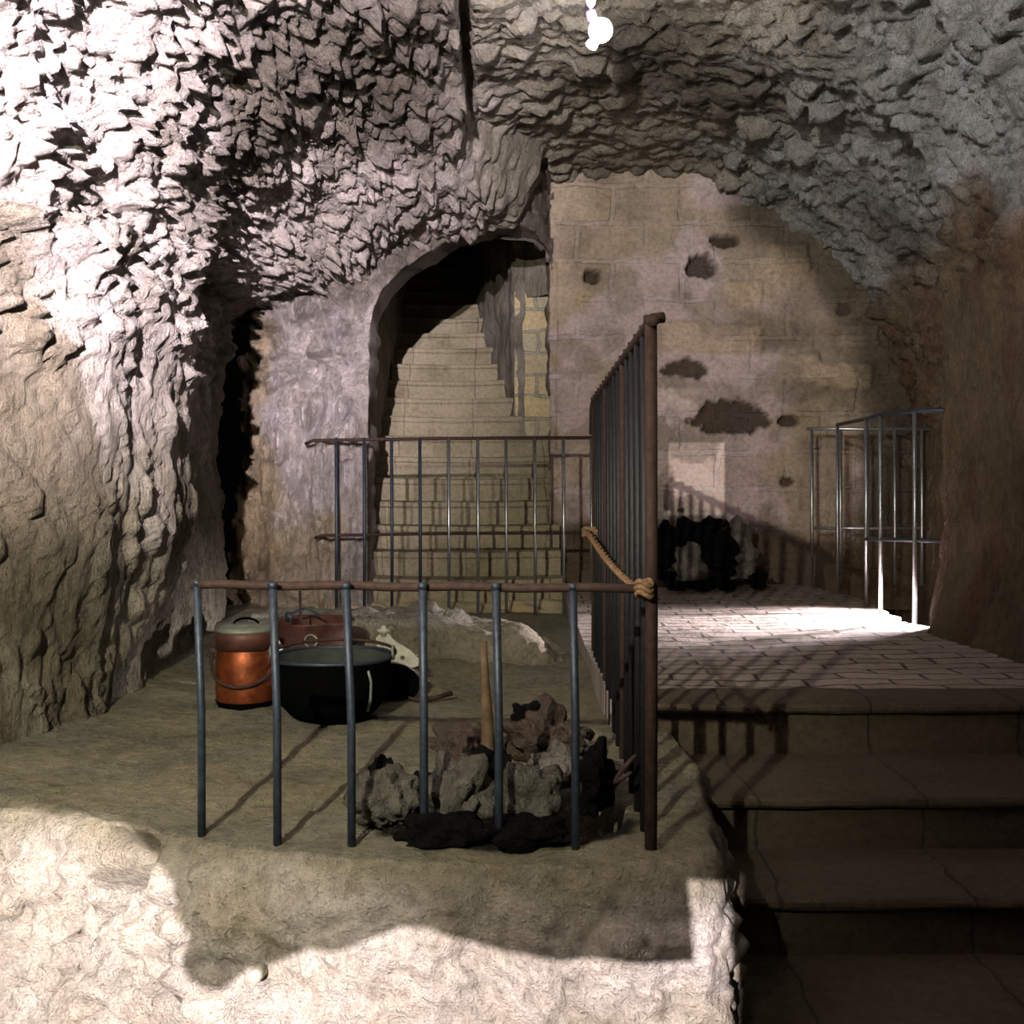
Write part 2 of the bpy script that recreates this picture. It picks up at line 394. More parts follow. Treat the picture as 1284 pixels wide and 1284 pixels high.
def disp_rock(x, z):
    p = Vector((x, 7, z)); w = sm(1.2, 1.8, z+.15*fb(p*2))
    q = Vector((x*8+z*3, 1, z*8-x*3))+nvec(p*3)*.8
    a = .17*lumps(q*.85)+.08*lumps(q*1.8)+.12*fb(p*1.8)+.025*fb(p*12, 4)
    q = Vector((x*7, 3, z*1.7))+nvec(p*2)*.7
    b = .14*lumps(q*1.1)+.07*lumps(q*2.3)+.08*fb(Vector((x*5, 2, z*1.2)))+.016*fb(Vector((x*20, 2, z*7)), 3)
    L, _ = near_on(x, z, AX); e = sm(.0, .12, L)
    g = a*w+b*(1-w)
    if -1.42 < x < -1.2 and z < 1.4: g -= .05*sm(.06, .0, abs(x+1.28-.03*math.sin(z*6)))
    return g*(.3+.7*e) + .45*sm(2.35, 2.95, z)*sm(.30, -.2, x)+.12*sm(2.3,2.6,z)*sm(.29,.15,x)
def col_rock(x, z):
    p = Vector((x, 7, z)); n = fb(p*2)*.5
    c = Vector((.66,.59,.57)).lerp(Vector((.25,.215,.17)), .8*sm(1.65, 2.2, z+n*.6-.15*sm(-1.2,-1.7,x)))
    c = c.lerp(Vector((.52,.42,.26)), .8*sm(.95, .45, z+n)*sm(-1.0, -1.2, x+n*.3))
    c = c.lerp(Vector((.46,.35,.19)), .8*sm(-1.46,-1.62, x+.5*n))
    return c
def edge_l(z): return interp(z, [-.1,.3,.65,1.05,1.45,1.75,1.85,2.0], [-1.79,-1.79,-1.765,-1.69,-1.73,-1.66,-1.62,-2.3])+.012*math.sin(z*31)+.03*noise.noise(Vector((0, 0, z*9)))
wall_grid('wall_back_left', -2.3, .285, -.06, 3.3, .0165, disp_rock, col_rock, M['rubble_back'], lambda x, z: x > edge_l(z))
SPOTS = [(742,343,.065,.05,.16), (880,331,.10,.085,.15), (912,300,.09,.05,.12), (862,462,.15,.06,.05), (918,522,.27,.12,.07), (896,528,.14,.08,.06), (990,526,.07,.04,.08), (1060,388,.05,.05,.03), (855,640,.03,.02,.02), (988,604,.05,.03,.05)]
def wpt(px, py): p = P(px, py, 7.72); return p.x, p.z
SP = [(*wpt(a, b), c, d, e) for (a, b, c, d, e) in SPOTS]
def spotv(x, z):
    m = 0; dep = 0; n = .45*fb(Vector((x*11, 1, z*11)), 3)+.15*fb(Vector((x*30, 1, z*30)), 2)
    for (cx, cz, rx, rz, d) in SP:
        k = math.hypot((x-cx)/rx, (z-cz)/rz)
        if k < 2.5:
            v = sm(1.12, .92, k+n)
            if v > m: m = v
            dep = max(dep, v*d)
    return m, dep
def rnd_blocks(x, z):   # a few proud bare blocks on the upper right
    h = 0
    for (px, py, w, hh) in ((990,322,.14,.10),(935,368,.13,.09),(1060,470,.2,.09),(1003,462,.15,.1),(1080,420,.13,.08),(905,425,.3,.1),(1085,380,.15,.1),(860,420,.2,.1)):
        cx, cz = wpt(px, py); k = max(abs(x-cx)/w, abs(z-cz)/hh)+.12*fb(Vector((x*7, 5, z*7)), 3)
        h = max(h, sm(1.08, .9, k))
    return h
def disp_ash(x, z):
    p = Vector((x, 8, z)); m, dep = spotv(x, z)
    return .025*fb(p*1.6)+.022*fb(p*6)+.010*fb(p*22, 3)-dep+.03*rnd_blocks(x, z) + .12*sm(.35, .0, z+.1*fb(p*3))
def col_ash(x, z):
    m, dep = spotv(x, z); p = Vector((x, 8, z)); n = fb(p*2.2)*.5
    c = Vector((1.10,1.0,1.06))
    px = 642+x/7.72*F; py = 600-(z-CZ)/7.72*F
    c = c.lerp(Vector((.50,.45,.33)), .9*sm(930, 1040, px+n*120)*sm(600, 520, py+n*60))         # bare ochre stone upper right
    c = c.lerp(Vector((.78,.70,.52)), .8*sm(.0, .3, fb(p*1.3)))
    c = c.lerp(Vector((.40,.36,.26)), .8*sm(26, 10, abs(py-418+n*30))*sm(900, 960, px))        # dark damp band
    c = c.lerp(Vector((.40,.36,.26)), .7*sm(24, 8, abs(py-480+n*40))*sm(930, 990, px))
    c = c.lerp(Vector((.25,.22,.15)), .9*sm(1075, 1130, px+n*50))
    c = c.lerp(Vector((.92,.70,.38)), .7*sm(.25, .55, fb(p*4.2+Vector((3,0,0))))*sm(760,700,px)*sm(300,380,py))
    # patch of light with square edges, painted into the wall colour
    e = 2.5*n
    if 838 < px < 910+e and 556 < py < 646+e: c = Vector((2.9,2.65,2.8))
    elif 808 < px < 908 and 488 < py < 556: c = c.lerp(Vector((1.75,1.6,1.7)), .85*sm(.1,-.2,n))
    rb = rnd_blocks(x, z); c = c.lerp(Vector((.98,.84,.60)), .6*rb)
    c = c.lerp(Vector((.55,.50,.42)), .55*sm(.05, .3, fb(p*3.1+Vector((9,0,0)), 5)))
    rr = math.hypot(x-.85, z-1.12); c = c.lerp(Vector((.10,.09,.06)), .85*sm(1.52, 1.80, rr+n*.12)*sm(1.3, 1.7, x))  # shade of the vault along the arch edge, painted into the colour
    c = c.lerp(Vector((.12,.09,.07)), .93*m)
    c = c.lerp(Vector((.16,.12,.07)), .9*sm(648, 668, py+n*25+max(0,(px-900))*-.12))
    return c
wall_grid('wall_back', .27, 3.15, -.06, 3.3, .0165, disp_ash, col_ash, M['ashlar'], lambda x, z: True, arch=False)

# ------------------------------------------------------------------ stairwell behind the arch
def strip(name, line, zf, mat, n_z=24, disp=.03, vert=True, kind='structure', sc=3.0):
    """vertical wall along a polyline of (x, y); zf(y) gives its bottom and top"""
    pts = []
    L = []
    for i in range(len(line)-1):
        a = Vector(line[i]); b = Vector(line[i+1]); m = max(2, int((b-a).length/.035))
        L += [a.lerp(b, k/m) for k in range(m)]
    L.append(Vector(line[-1]))
    for k in range(n_z+1):
        r = []
        for i, q in enumerate(L):
            t = L[min(len(L)-1, i+1)]-L[max(0, i-1)]; t.normalize(); n = Vector((-t.y, t.x, 0))
            z0, z1 = zf(q.y); p = Vector((q.x, q.y, z0+(z1-z0)*k/n_z)); r.append(p+n*disp*fb(p*sc))
        pts.append(r)
    me = grid_mesh(name, pts); me.materials.append(mat)
    return tag(obj(name, me, mat), kind=kind)
def zc(y): return 2.5+.72*max(0, y-7.65)
strip('wall_stairwell_left', [(-.98, 7.08), (-1.04, 8.2), (-1.05, 9.4), (-1.0, 11.6)], lambda y: (-.1, zc(y)+.3), M['stairwell'], 90)
strip('wall_stairwell_right', [(.315, 7.74), (.325, 8.1), (.315, 8.78), (.02, 8.82)], lambda y: (-.1, 2.38), M['pier'], 80, .012)
strip('wall_stairwell_bend', [(.10, 8.78), (.02, 8.84), (-.05, 9.2), (-.22, 9.9), (-.36, 10.7), (-.45, 11.6)], lambda y: (-.1, zc(y)+.3), M['stairwell'], 90, .05)
strip('wall_stairwell_lintel', [(.36, 7.76), (.37, 8.1), (.33, 8.6), (.02, 8.9)], lambda y: (2.3, zc(y)+.3), M['stairwell'], 30, .05)
strip('wall_stairwell_end', [(-.2, 11.6), (-1.3, 11.6)], lambda y: (1.5, zc(y)+.4), M['stairwell'], 60, .03)
pts = []
for y in np.arange(7.2, 11.8, .06):
    r = []
    for x in np.arange(-1.2, .56, .05):
        p = Vector((min(float(x), .56 if y > 7.8 else .24), max(float(y), Yw(min(x, .24))+.10), zc(y)-.25*((x+.35)/.85)**2+.05)); r.append(p+Vector((0,0,.05*fb(p*2.5))))
    pts.append(r)
me = grid_mesh('ceiling_stairwell', pts); tag(obj('ceiling_stairwell', me, M['stairwell']), kind='structure')

# stairs up: one thing, every step a part
st = thing('stone_staircase', 'worn pale stone staircase climbing through the arched opening in the rock', 'staircase', (-.35, 7.2, 0))
def step_mesh(x0, x1, yf, yb, z, rise, nose=.022, thick=.045, sag=.012, seed=0, curve=0.0):
    """a stone step: slab with rounded nosing above a recessed riser"""
    prof = [(yb, z), (yf+.02, z), (yf-nose+.008, z-.004), (yf-nose, z-.014), (yf-nose, z-thick+.01), (yf-nose+.008, z-thick), (yf+.004, z-thick-.004), (yf, z-thick-.02), (yf, z-rise-.03), (yb, z-rise-.03)]
    n = max(4, int((x1-x0)/.04)); bm = bmesh.new(); rings = []
    for i in range(n+1):
        x = x0+(x1-x0)*i/n; u = (i/n-.5)*2
        rings.append([bm.verts.new((x+.0*j, y+(curve*(1-u*u) if j not in (0, 9) else 0)+.006*fb(Vector((x*5, seed*3.1, j*.4))), zz-(sag*(1-u*u) if j < 6 else 0)+.004*fb(Vector((x*7, seed*5.3+9, j*.3))))) for j, (y, zz) in enumerate(prof)])
    for i in range(n):
        for j in range(len(prof)): k = (j+1) % len(prof); bm.faces.new((rings[i][j], rings[i][k], rings[i+1][k], rings[i+1][j]))
    bm.faces.new(rings[0][::-1]); bm.faces.new(rings[-1]); bmesh.ops.recalc_face_normals(bm, faces=bm.faces)
    return bm
for k in range(0, 20):
    D = 7.2+.23*k; z = .2+.165*k
    xr = interp(D, [7.2, 8.78, 8.84, 9.9, 10.7, 11.6], [.33, .33, .06, -.16, -.3, -.4])
    x0 = -1.04 if D > 7.4 else -.98
    o = obj('step', step_mesh(x0, xr, D, D+.30, z, .165, seed=k), M['step'], st, smooth=False)
    o.location = (.35, -7.2, 0)
# slope between the ledge floor and the first step
pts = []
for y in np.arange(6.6, 7.32, .03):
    r = []
    for x in np.arange(-1.75, .55, .03):
        p = Vector((float(x), float(y), 0.0)); p.z = -.02+.07*sm(6.85, 7.2, y)+.02*fb(p*4)+.03*lumps(Vector((x*4, y*7, 0)))*sm(6.9,7.0,y); r.append(p)
    pts.append(r)
me = grid_mesh('floor_threshold', pts); tag(obj('floor_threshold', me, M['pier']), kind='structure')

# ------------------------------------------------------------------ the rock ledge: floor, lip and front face in one mesh
OUT = [(-2.25,2.95,.75),(-1.75,2.90,.75),(-1.3,2.82,.70),(-.95,2.66,.55),(-.7,2.50,.35),(-.45,2.42,.16),(-.2,2.37,.10),(.15,2.37,.08),(.40,2.375,.06),(.455,2.41,.06),(.485,2.50,.05),(.50,2.65,.03),(.525,2.85,.02),(.545,3.05,.02),(.585,3.25,.02),(.56,3.45,.02),(.50,3.7,.02)]
OP = [Vector((a, b, 0)) for a, b, c in OUT]; OL = [c for a, b, c in OUT]
cum = [0]
for i in range(1, len(OP)): cum.append(cum[-1]+(OP[i]-OP[i-1]).length)
S = np.arange(0, cum[-1], .0125)
def opt(s):
    x = interp(s, cum, [p.x for p in OP]); y = interp(s, cum, [p.y for p in OP]); return Vector((x, y, 0)), interp(s, cum, OL)
PIT = [(.0, 2.80)]
def ledge_z(x, y):
    p = Vector((x, y, 0))
    z = .022*fb(p*1.5)+.008*fb(p*6)+.004*fb(p*20, 3)
    # hearth hollow
    k = math.hypot((x+.03)/.345, (y-2.80)/.25)+.10*fb(p*5)
    z -= .17*sm(1.0, .80, k)
    # rise where it meets the left wall, small hollow at the front left
    z += .05*sm(-1.1, -1.7, x)
    return z
rows2 = []; t2 = []
VN = [0]+list(np.linspace(0, 1, 150)[1:])
cols = []
for s in S:
    p, lean = opt(float(s)); pa, _ = opt(max(0, s-.06)); pb, _ = opt(min(cum[-1], s+.06))
    t = pb-pa; t.normalize(); outn = Vector((t.y, -t.x, 0))
    sp = Vector((min(p.x, .40)+.10*max(0, s-cum[9])/(cum[-1]-cum[9]), 7.0, 0)) if s > cum[8] else Vector((p.x, 7.0, 0))
    col = []; tc = []
    N = 190
    for i in range(N):
        v = (i/(N-1))**.62; q = sp.lerp(p-outn*.05, v)
        q.z = ledge_z(q.x, q.y); col.append(q)
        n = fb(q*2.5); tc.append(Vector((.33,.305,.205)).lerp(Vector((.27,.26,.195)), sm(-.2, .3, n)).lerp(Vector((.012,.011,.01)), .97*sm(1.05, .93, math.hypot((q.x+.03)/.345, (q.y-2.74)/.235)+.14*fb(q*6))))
    NF = 86
    zl = col[-1].z
    for i in range(1, NF):
        d = i*.0125
        a = min(1, d/.09)
        q = p-outn*.05*(1-math.sin(a*math.pi/2))
        zz = -max(0, d-.035)*.98 - .03*(1-math.cos(a*math.pi/2))
        q = q+outn*lean*(-zz)
        pp = Vector((q.x, q.y, zz*1.0))
        rgh = sm(.0, .2, -zz)+.25
        left = sm(-.5, -.9, q.x)
        h = .04*fb(pp*2.0)+(.020+.025*left)*lumps(Vector((pp.x*9+pp.z*5, pp.y*9, pp.z*12-pp.x*4))+nvec(pp*4)*.8)*rgh+.018*fb(pp*9)*rgh+(.012+.012*left)*fb(pp*26, 3)*rgh + left*.07*fb(pp*4.2+Vector((4,1,2)))
        if pp.x < -.1:   # hollow under the lip at far left
            for (cx, cy, cz, rr, dep) in ((-.95, 2.62, -.05, .12, .22), (-.80, 2.42, -.33, .10, .16), (-.55, 2.4, -.30, .05, .04)):
                kk = math.sqrt(((q.x-cx)/rr)**2+((zz-cz)/(rr*.5))**2+((q.y-cy)/(rr*2))**2)
                h -= dep*sm(1.2, .4, kk+.3*fb(pp*8, 2))
        q = q+(outn+Vector((0,0,.35))).normalized()*h*sm(0, .1, d)
        q.z += zz + zl*(1-a); col.append(q)
        n = fb(pp*3); lip_tint = sm(-.12, -.0, zz+.05*n)  # face tint gets darker towards the lip
        c = Vector((.66,.60,.54)).lerp(Vector((.48,.42,.29)), .6*sm(.0, .4, fb(pp*2.1+Vector((7,0,0)))))
        c = c.lerp(Vector((.30,.275,.185)), lip_tint*.85); tc.append(c)
    cols.append(col); t2.append(tc)
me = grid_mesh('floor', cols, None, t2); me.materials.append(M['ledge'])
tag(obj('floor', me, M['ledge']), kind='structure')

# low rough kerb of rock at the back of the ledge
bm = bmesh.new()
pts = []; tt = []
KX = np.arange(-1.25, .28, .015)
for i in range(44):
    a = i/43*math.pi; r = []; tr = []
    for x in KX:
        yc = 5.44-.15*sm(-.6, .2, x); hh = .20*sm(.28, .02, x)*(1-.25*sm(-.5,.1,x))+.005; w = .33
        p = Vector((float(x), yc-w*math.cos(a), -.02+hh*min(1.0, 1.35*math.sin(a))))
        n = Vector((0, -math.cos(a), .6*math.sin(a)+.1)); q = Vector((p.x*7, p.y*7, p.z*9))+nvec(p*3)
        r.append(p+n*(.055*lumps(q)+.04*fb(p*4))*sm(0,.03,hh)); tr.append(Vector((.46,.41,.30)).lerp(Vector((.5,.47,.40)), sm(.13, .17, p.z)))
    pts.append(r); tt.append(tr)
bm.free()
me = grid_mesh('rock_kerb', pts, None, tt, flip=True)
tag(obj('rock_kerb', me, M['rubble_back']), 'low rough kerb of bedrock behind the pots, below the stair railing', 'rock ledge')

# ------------------------------------------------------------------ landing, near steps, lower floor, stair pit
NZ = .09
pts = []; ok = []
lx = list(np.arange(.335, 2.6, .025)); ly = list(np.arange(3.75, 7.95, .03))
def pit_edge(y): return interp(y, [5.38, 5.5, 5.65, 6.2, 7.0, 7.5], [2.6, 2.06, 2.02, 2.08, 2.12, 2.06])+.015*math.sin(y*23)
for y in ly:
    r = []
    for x in lx:
        p = Vector((float(x), float(y), 0)); z = NZ+.012*fb(p*1.3)+.004*fb(p*7)
        xx = p.x
        if 5.40 < y: xx = min(xx, pit_edge(y))
        z += .02*sm(4.2, 5.2, y)*sm(1.0, 1.8, x)
        r.append(Vector((xx, p.y, z)))
    pts.append(r)
def keepl(i, j): return abs(pts[i][j+1].x-pts[i][j].x)+abs(pts[i+1][j+1].x-pts[i+1][j].x) > 1e-4
me = grid_mesh('floor_landing', pts, keepl)
bm = bmesh.new(); bm.from_mesh(me)
be = [e for e in bm.edges if e.is_boundary]; r = bmesh.ops.extrude_edge_only(bm, edges=be)
for g in r['geom']:
    if isinstance(g, bmesh.types.BMVert): g.co.z -= .22
bm.to_mesh(me); bm.free()
tag(obj('floor_landing', me, M['paving'], smooth=False), kind='structure')
bm = bmesh.new(); box(bm, (2.6, 6.5, -.9), (1.3, 2.4, .1)); tag(obj('floor_pit', bm, M['stairwell']), kind='structure')
strip('wall_pit_left', [(2.03, 5.3), (2.05, 7.8)], lambda y: (-.9, -.10), M['stairwell'], 20)
strip('wall_pit_front', [(2.0, 5.36), (3.1, 5.36)], lambda y: (-.9, .06), M['stairwell'], 20)
ns = thing('landing_steps', 'broad dark stone steps going down from the paved landing on the right', 'steps', (1.4, 3.2, 0))
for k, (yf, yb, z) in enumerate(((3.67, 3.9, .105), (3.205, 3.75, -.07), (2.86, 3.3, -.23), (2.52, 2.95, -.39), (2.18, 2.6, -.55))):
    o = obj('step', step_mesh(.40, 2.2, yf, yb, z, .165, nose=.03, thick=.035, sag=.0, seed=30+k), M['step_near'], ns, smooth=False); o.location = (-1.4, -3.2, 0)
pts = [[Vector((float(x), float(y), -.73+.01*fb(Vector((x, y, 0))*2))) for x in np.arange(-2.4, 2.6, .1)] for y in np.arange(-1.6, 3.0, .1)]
tag(obj('floor_lower', grid_mesh('floor_lower', pts), M['step_near']), kind='structure')

# ------------------------------------------------------------------ iron railings
rl = thing('low_railing', 'low iron railing with widely spaced bars along the front of the rock ledge', 'railing', (-.2, 2.53, 0))
def child(name, bm, mat, par, smooth=True):
    o = obj(name, bm, mat, par, smooth); o.matrix_parent_inverse = Matrix.Translation(-par.location); return o
bars = [(247,253,1046),(342,348,1062),(434,441,1070),(530,532,1074),(622,626,1072),(718,722,1064)]
RZ = .60
for (pt, pb, yb) in bars:
    b = GP(pb, yb); Y = interp(pb, [250, 340, 815], [2.60, 2.54, 2.50]); x = (pb-642)/F*Y; bm = bmesh.new()
    path_tube(bm, [(x, Y, ledge_z(x, Y)-.03-(.12 if 450 < pb < 760 else 0)), (x-.001, Y, .3), ((pt-642)/F*Y, Y, RZ)], .0098, 10)
    tube(bm, ((pt-642)/F*Y, Y, RZ-.004), ((pt-642)/F*Y, Y, RZ+.010), .0115, 10)
    child('baluster', bm, M['iron'], rl)
bm = bmesh.new()
a = P(240, 733, 2.60); c = P(822, 738, 2.49)
vs = [(-1, -1), (1, -1), (1, 1), (-1, 1)]
path_tube(bm, [a.lerp(c, k/14)+Vector((0, 0, .002*math.sin(k*1.7))) for k in range(15)], .0105, 8)
child('top_rail', bm, M['rust'], rl)

tr_ = thing('tall_railing', 'tall close barred rusty railing running back beside the landing', 'railing', (.33, 2.5, 0))
def tx(y): return .316+(y-2.5)*.019
n = 16
for k in range(n):
    Y = 2.5+.158*k; bm = bmesh.new(); x = tx(Y); top = 1.205-.012*k/n; r = .0145 if k == 0 else .0100
    path_tube(bm, [(x, Y, -.03), (x+.002, Y, .6), (x, Y, top)], r, 10)
    tube(bm, (x, Y, top-.003), (x, Y, top+.016), r*1.2, 10)
    if k == 0: child('corner_post', bm, M['rust'], tr_)
    else: child('baluster', bm, M['iron_dark'] if k % 5 else M['rust'], tr_)
bm = bmesh.new(); path_tube(bm, [(tx(2.46)+.004, 2.46, 1.206), (tx(2.5), 2.5, 1.206), (tx(3.6), 3.6, 1.2), (tx(4.87), 4.87, 1.185), (tx(4.95), 4.95, 1.16), (tx(4.97), 4.97, 1.05)], .0135, 10)
child('top_rail', bm, M['rust'], tr_)
bm = bmesh.new(); path_tube(bm, [(tx(2.46), 2.49, 1.212), (tx(2.46)+.030, 2.495, 1.216)], .0125, 10); child('rail_finial', bm, M['rust'], tr_)

sr = thing('stair_railing', 'iron barred railing standing across the foot of the stone staircase', 'railing', (-.4, 6.85, 0))
for px in (422, 457, 491.5, 527, 563, 599.5, 635, 671, 707, 742):
    x = (px-642)/F*6.85; bm = bmesh.new(); path_tube(bm, [(x, 6.85, -.02), (x, 6.85, .5), (x-.003, 6.85, 1.105)], .0105, 8); child('baluster', bm, M['iron_bright'] if px > 560 else M['iron'], sr)
for nm, z, x0, r in (('top_rail', 1.10, -1.30, .011), ('middle_rail', .507, -1.24, .010)):
    bm = bmesh.new(); path_tube(bm, [(x0, 6.93, z-.03), (x0+.06, 6.86, z-.012), (-.4, 6.85, z), (.7, 6.85, z+.005)], r, 8); child(nm, bm, M['rust'], sr)

pr = thing('pit_railing', 'freestanding L-shaped steel railing around the opening beside the right pillar', 'railing', (2.1, 6.3, 0))
Yb = 7.40
back = [(1018, .08), (1054, .135), (1088, .135), (1122, .135), (1156, .13)]
for px, zb in back:
    x = (px-642)/F*Yb; bm = bmesh.new(); path_tube(bm, [(x, Yb, zb if px > 1020 else .05), (x, Yb, .6), (x, Yb, 1.185)], .0115, 10); child('baluster', bm, M['iron_bright'], pr)
side = [((1050-642)/F*7.05, 7.05), ((1086-642)/F*6.35, 6.35), ((1104-642)/F*5.95, 5.95)]
front = [((1147-642)/F*5.62, 5.62)]
sideX = [(x, y) for x, y in side]
for x, y in side+front:
    bm = bmesh.new(); path_tube(bm, [(x, y, .06), (x, y, .6), (x, y, 1.195)], .0115, 10); child('baluster', bm, M['iron_bright'], pr)
bm = bmesh.new(); path_tube(bm, [((1012-642)/F*Yb, Yb, 1.185), ((1187-642)/F*Yb, Yb, 1.185)], .012, 8); child('top_rail', bm, M['iron_bright'], pr)
bm = bmesh.new(); path_tube(bm, [((1018-642)/F*Yb, Yb, .515), ((1187-642)/F*Yb, Yb, .515)], .010, 8); child('middle_rail', bm, M['iron_bright'], pr)
L3 = [(side[0][0]-.0, 7.4), side[0], side[1], side[2]]
bm = bmesh.new(); path_tube(bm, [(x, y, 1.195) for x, y in [side[0], side[1], side[2]]], .012, 8); child('top_rail', bm, M['iron'], pr)
fe = (front[0][0]+.19, 5.5)
bm = bmesh.new(); path_tube(bm, [(*side[2], 1.195), (*front[0], 1.195), (*fe, 1.195)], .013, 8)
path_tube(bm, [(fe[0], fe[1], 1.23), (fe[0], fe[1], 1.08)], .016, 8); child('top_rail', bm, M['iron'], pr)
bm = bmesh.new(); path_tube(bm, [(*side[1], .50), (*side[2], .52), (*front[0], .535), (*fe, .53)], .011, 8); child('middle_rail', bm, M['iron'], pr)

# rope tied from the far bars to the corner of the two railings
bm = bmesh.new()
A = P(741, 667, 4.7); B = P(812, 742, 2.48)
pa = []
for k in range(60):
    t = k/59; px = 741+(806-741)*t; py = 667+(738-667)*t+7*math.sin(t*math.pi); Y = 4.6-2.12*t**.5
    pa.append(P(px, py, max(2.475, Y))+Vector((-.012, 0, 0)))
for ph in (0, 2.1, 4.2):
    q = []
    for i, p in enumerate(pa):
        rr = .0045*(p.y/2.5); q.append(p+Vector((math.cos(i*.8+ph)*rr, 0, math.sin(i*.8+ph)*rr)))
    path_tube(bm, q, .005, 6, rf=lambda t: .0048*(1+.5*(1-t)))
for c, R0 in ((P(808, 738, 2.475), .017), (P(742, 668, 4.58), .035)):
    for w in range(3):
        path_tube(bm, [c+Vector((R0*math.cos(a)*1.0, R0*math.sin(a), (w-1)*.012+.006*math.sin(a*2))) for a in [i*math.pi/8 for i in range(16)]], .0065*(c.y/2.5)**.6, 6, closed=True)
tag(obj('rope', bm, M['rope']), 'brown rope slanting along the tall railing and knotted at its corner post', 'rope')

# ------------------------------------------------------------------ pots and utensils
def handle_arc(bm, c, r, zc_, tilt, rad, a0=0, a1=math.pi, n=24, ax=0):
    """bail: half circle about the pot's axis direction ax, swung down by tilt"""
    pts = []
    for i in range(n):
        a = a0+(a1-a0)*i/(n-1); u = math.cos(a)*r; v = math.sin(a)*r
        x = u*math.cos(ax)-math.cos(tilt)*v*math.sin(ax)*-1; y = u*math.sin(ax)-math.cos(tilt)*v*math.cos(ax)
        pts.append(Vector((c[0]+x, c[1]+y, zc_+math.sin(tilt)*v)))
    path_tube(bm, pts, rad, 8)
cp = thing('copper_pot', 'lidded copper pot with a bail handle standing left of the cauldron', 'pot', (-.985, 4.07, 0))
bm = bmesh.new(); lathe(bm, [(.075,.003),(.098,.012),(.108,.035),(.111,.07),(.110,.16),(.107,.20),(.100,.225),(.097,.24),(.094,.24),(.100,.20),(.10,.02)], 44, cap0=True, cap1=True); obj('body', bm, M['copper'], cp)
bm = bmesh.new(); lathe(bm, [(.112,.226),(.112,.272),(.108,.286),(.104,.289)], 44, cap0=True, cap1=True)
ld = obj('lid', bm, M['copper_dull'], cp)
bm = bmesh.new(); lathe(bm, [(.1065,.2865),(.104,.297),(.085,.308),(.075,.306),(.07,.311),(.03,.314),(.004,.315)], 40, cap0=True, cap1=True); obj('lid_top', bm, M['tin'], ld)
bm = bmesh.new(); lathe(bm, [(.074,.001),(.100,.010),(.1115,.034),(.1115,.036),(.100,.033)], 44, cap0=True, cap1=True); tag(obj('base', bm, M['soot'], cp), 'soot blackened base')
bm = bmesh.new(); path_tube(bm, [(.045*math.cos(a)-.0, .0, .312+.020*math.sin(a)) for a in [i*math.pi/10 for i in range(11)]], .0045, 8); obj('lid_handle', bm, M['soot'], ld)
bm = bmesh.new(); pts_ = []
for i in range(30):
    a = math.pi+math.pi*i/29; pts_.append((.125*math.cos(a), .128*math.sin(a), .205-.105*math.sin((i/29)*math.pi)**.8))
path_tube(bm, pts_, .0062, 8); obj('bail_handle', bm, M['rust'], cp)
for sx in (-1, 1):
    bm = bmesh.new(); path_tube(bm, [(sx*(.125+.018*math.cos(a)), 0, .21+.022*math.sin(a)) for a in [i*math.pi/8 for i in range(16)]], .006, 8, closed=True); obj('handle_ring', bm, M['rust'], cp)

cd = thing('iron_cauldron', 'wide black sooty cauldron with grey lining, in the middle of the pots', 'cauldron', (-.635, 3.88, 0))
bm = bmesh.new(); lathe(bm, [(.05,.0),(.10,.006),(.15,.028),(.185,.065),(.203,.11),(.208,.16),(.206,.205),(.212,.222)], 56, wob=.006); obj('body', bm, M['soot'], cd)
bm = bmesh.new(); lathe(bm, [(.02,.06),(.10,.07),(.165,.10),(.19,.15),(.197,.20),(.203,.221)], 56, cap0=True, wob=.006); obj('lining', bm, M['cauldron_in'], cd)
bm = bmesh.new(); path_tube(bm, [(.210*math.cos(a), .210*math.sin(a), .224+.002*math.sin(3*a)) for a in [i*math.pi/24 for i in range(48)]], .0065, 8, closed=True); obj('rim', bm, M['iron'], cd)
bm = bmesh.new(); pts_ = []
for i in range(34):
    a = math.pi*.0+math.pi*i/33; pts_.append((.222*math.cos(a), .214*math.sin(a), .232+.018*math.sin(a)))
path_tube(bm, pts_, .006, 8); obj('bail_handle', bm, M['rust'], cd)
for sx in (-1, 1):
    bm = bmesh.new(); path_tube(bm, [(sx*.215+.0*a, .02*math.cos(a), .235+.022*math.sin(a)) for a in [i*math.pi/8 for i in range(16)]], .0055, 8, closed=True); obj('handle_ring', bm, M['tin'], cd)
bm = bmesh.new(); path_tube(bm, [(.150,-.175,.20),(.158,-.160,.16),(.155,-.155,.10),(.145,-.15,.06)], .005, 6); obj('hanging_chain', bm, M['tin'], cd)

bs = thing('copper_basin', 'shallow reddish copper basin with ring handle behind the cauldron', 'basin', (-.868, 4.80, 0))
bm = bmesh.new(); lathe(bm, [(.10,.01),(.13,.03),(.148,.09),(.160,.17),(.172,.215),(.182,.228),(.182,.234),(.172,.23),(.15,.16),(.12,.05)], 48, cap0=True, cap1=True); obj('body', bm, M['copper_dull'], bs)
bm = bmesh.new(); path_tube(bm, [(.02+.026*math.cos(a), -.172, .165+.026*math.sin(a)) for a in [i*math.pi/10 for i in range(20)]], .0042, 8, closed=True); obj('ring_handle', bm, M['tin'], bs)
bm = bmesh.new(); path_tube(bm, [(-.10+.13*t, -.02, .255+.028*math.sin(t*math.pi)) for t in [i/14 for i in range(15)]], .005, 8); tube(bm, (-.105,-.02,.225), (-.105,-.02,.268), .012, 10); obj('bail_handle', bm, M['iron'], bs)
bm = bmesh.new(); tube(bm, (-.035, -.10, .20), (-.055, -.02, .36), .0055, 8)
tag(obj('iron_poker', bm, M['rust']), 'thin iron rod standing up out of the copper basin', 'rod').location = (-.868, 4.80, 0)

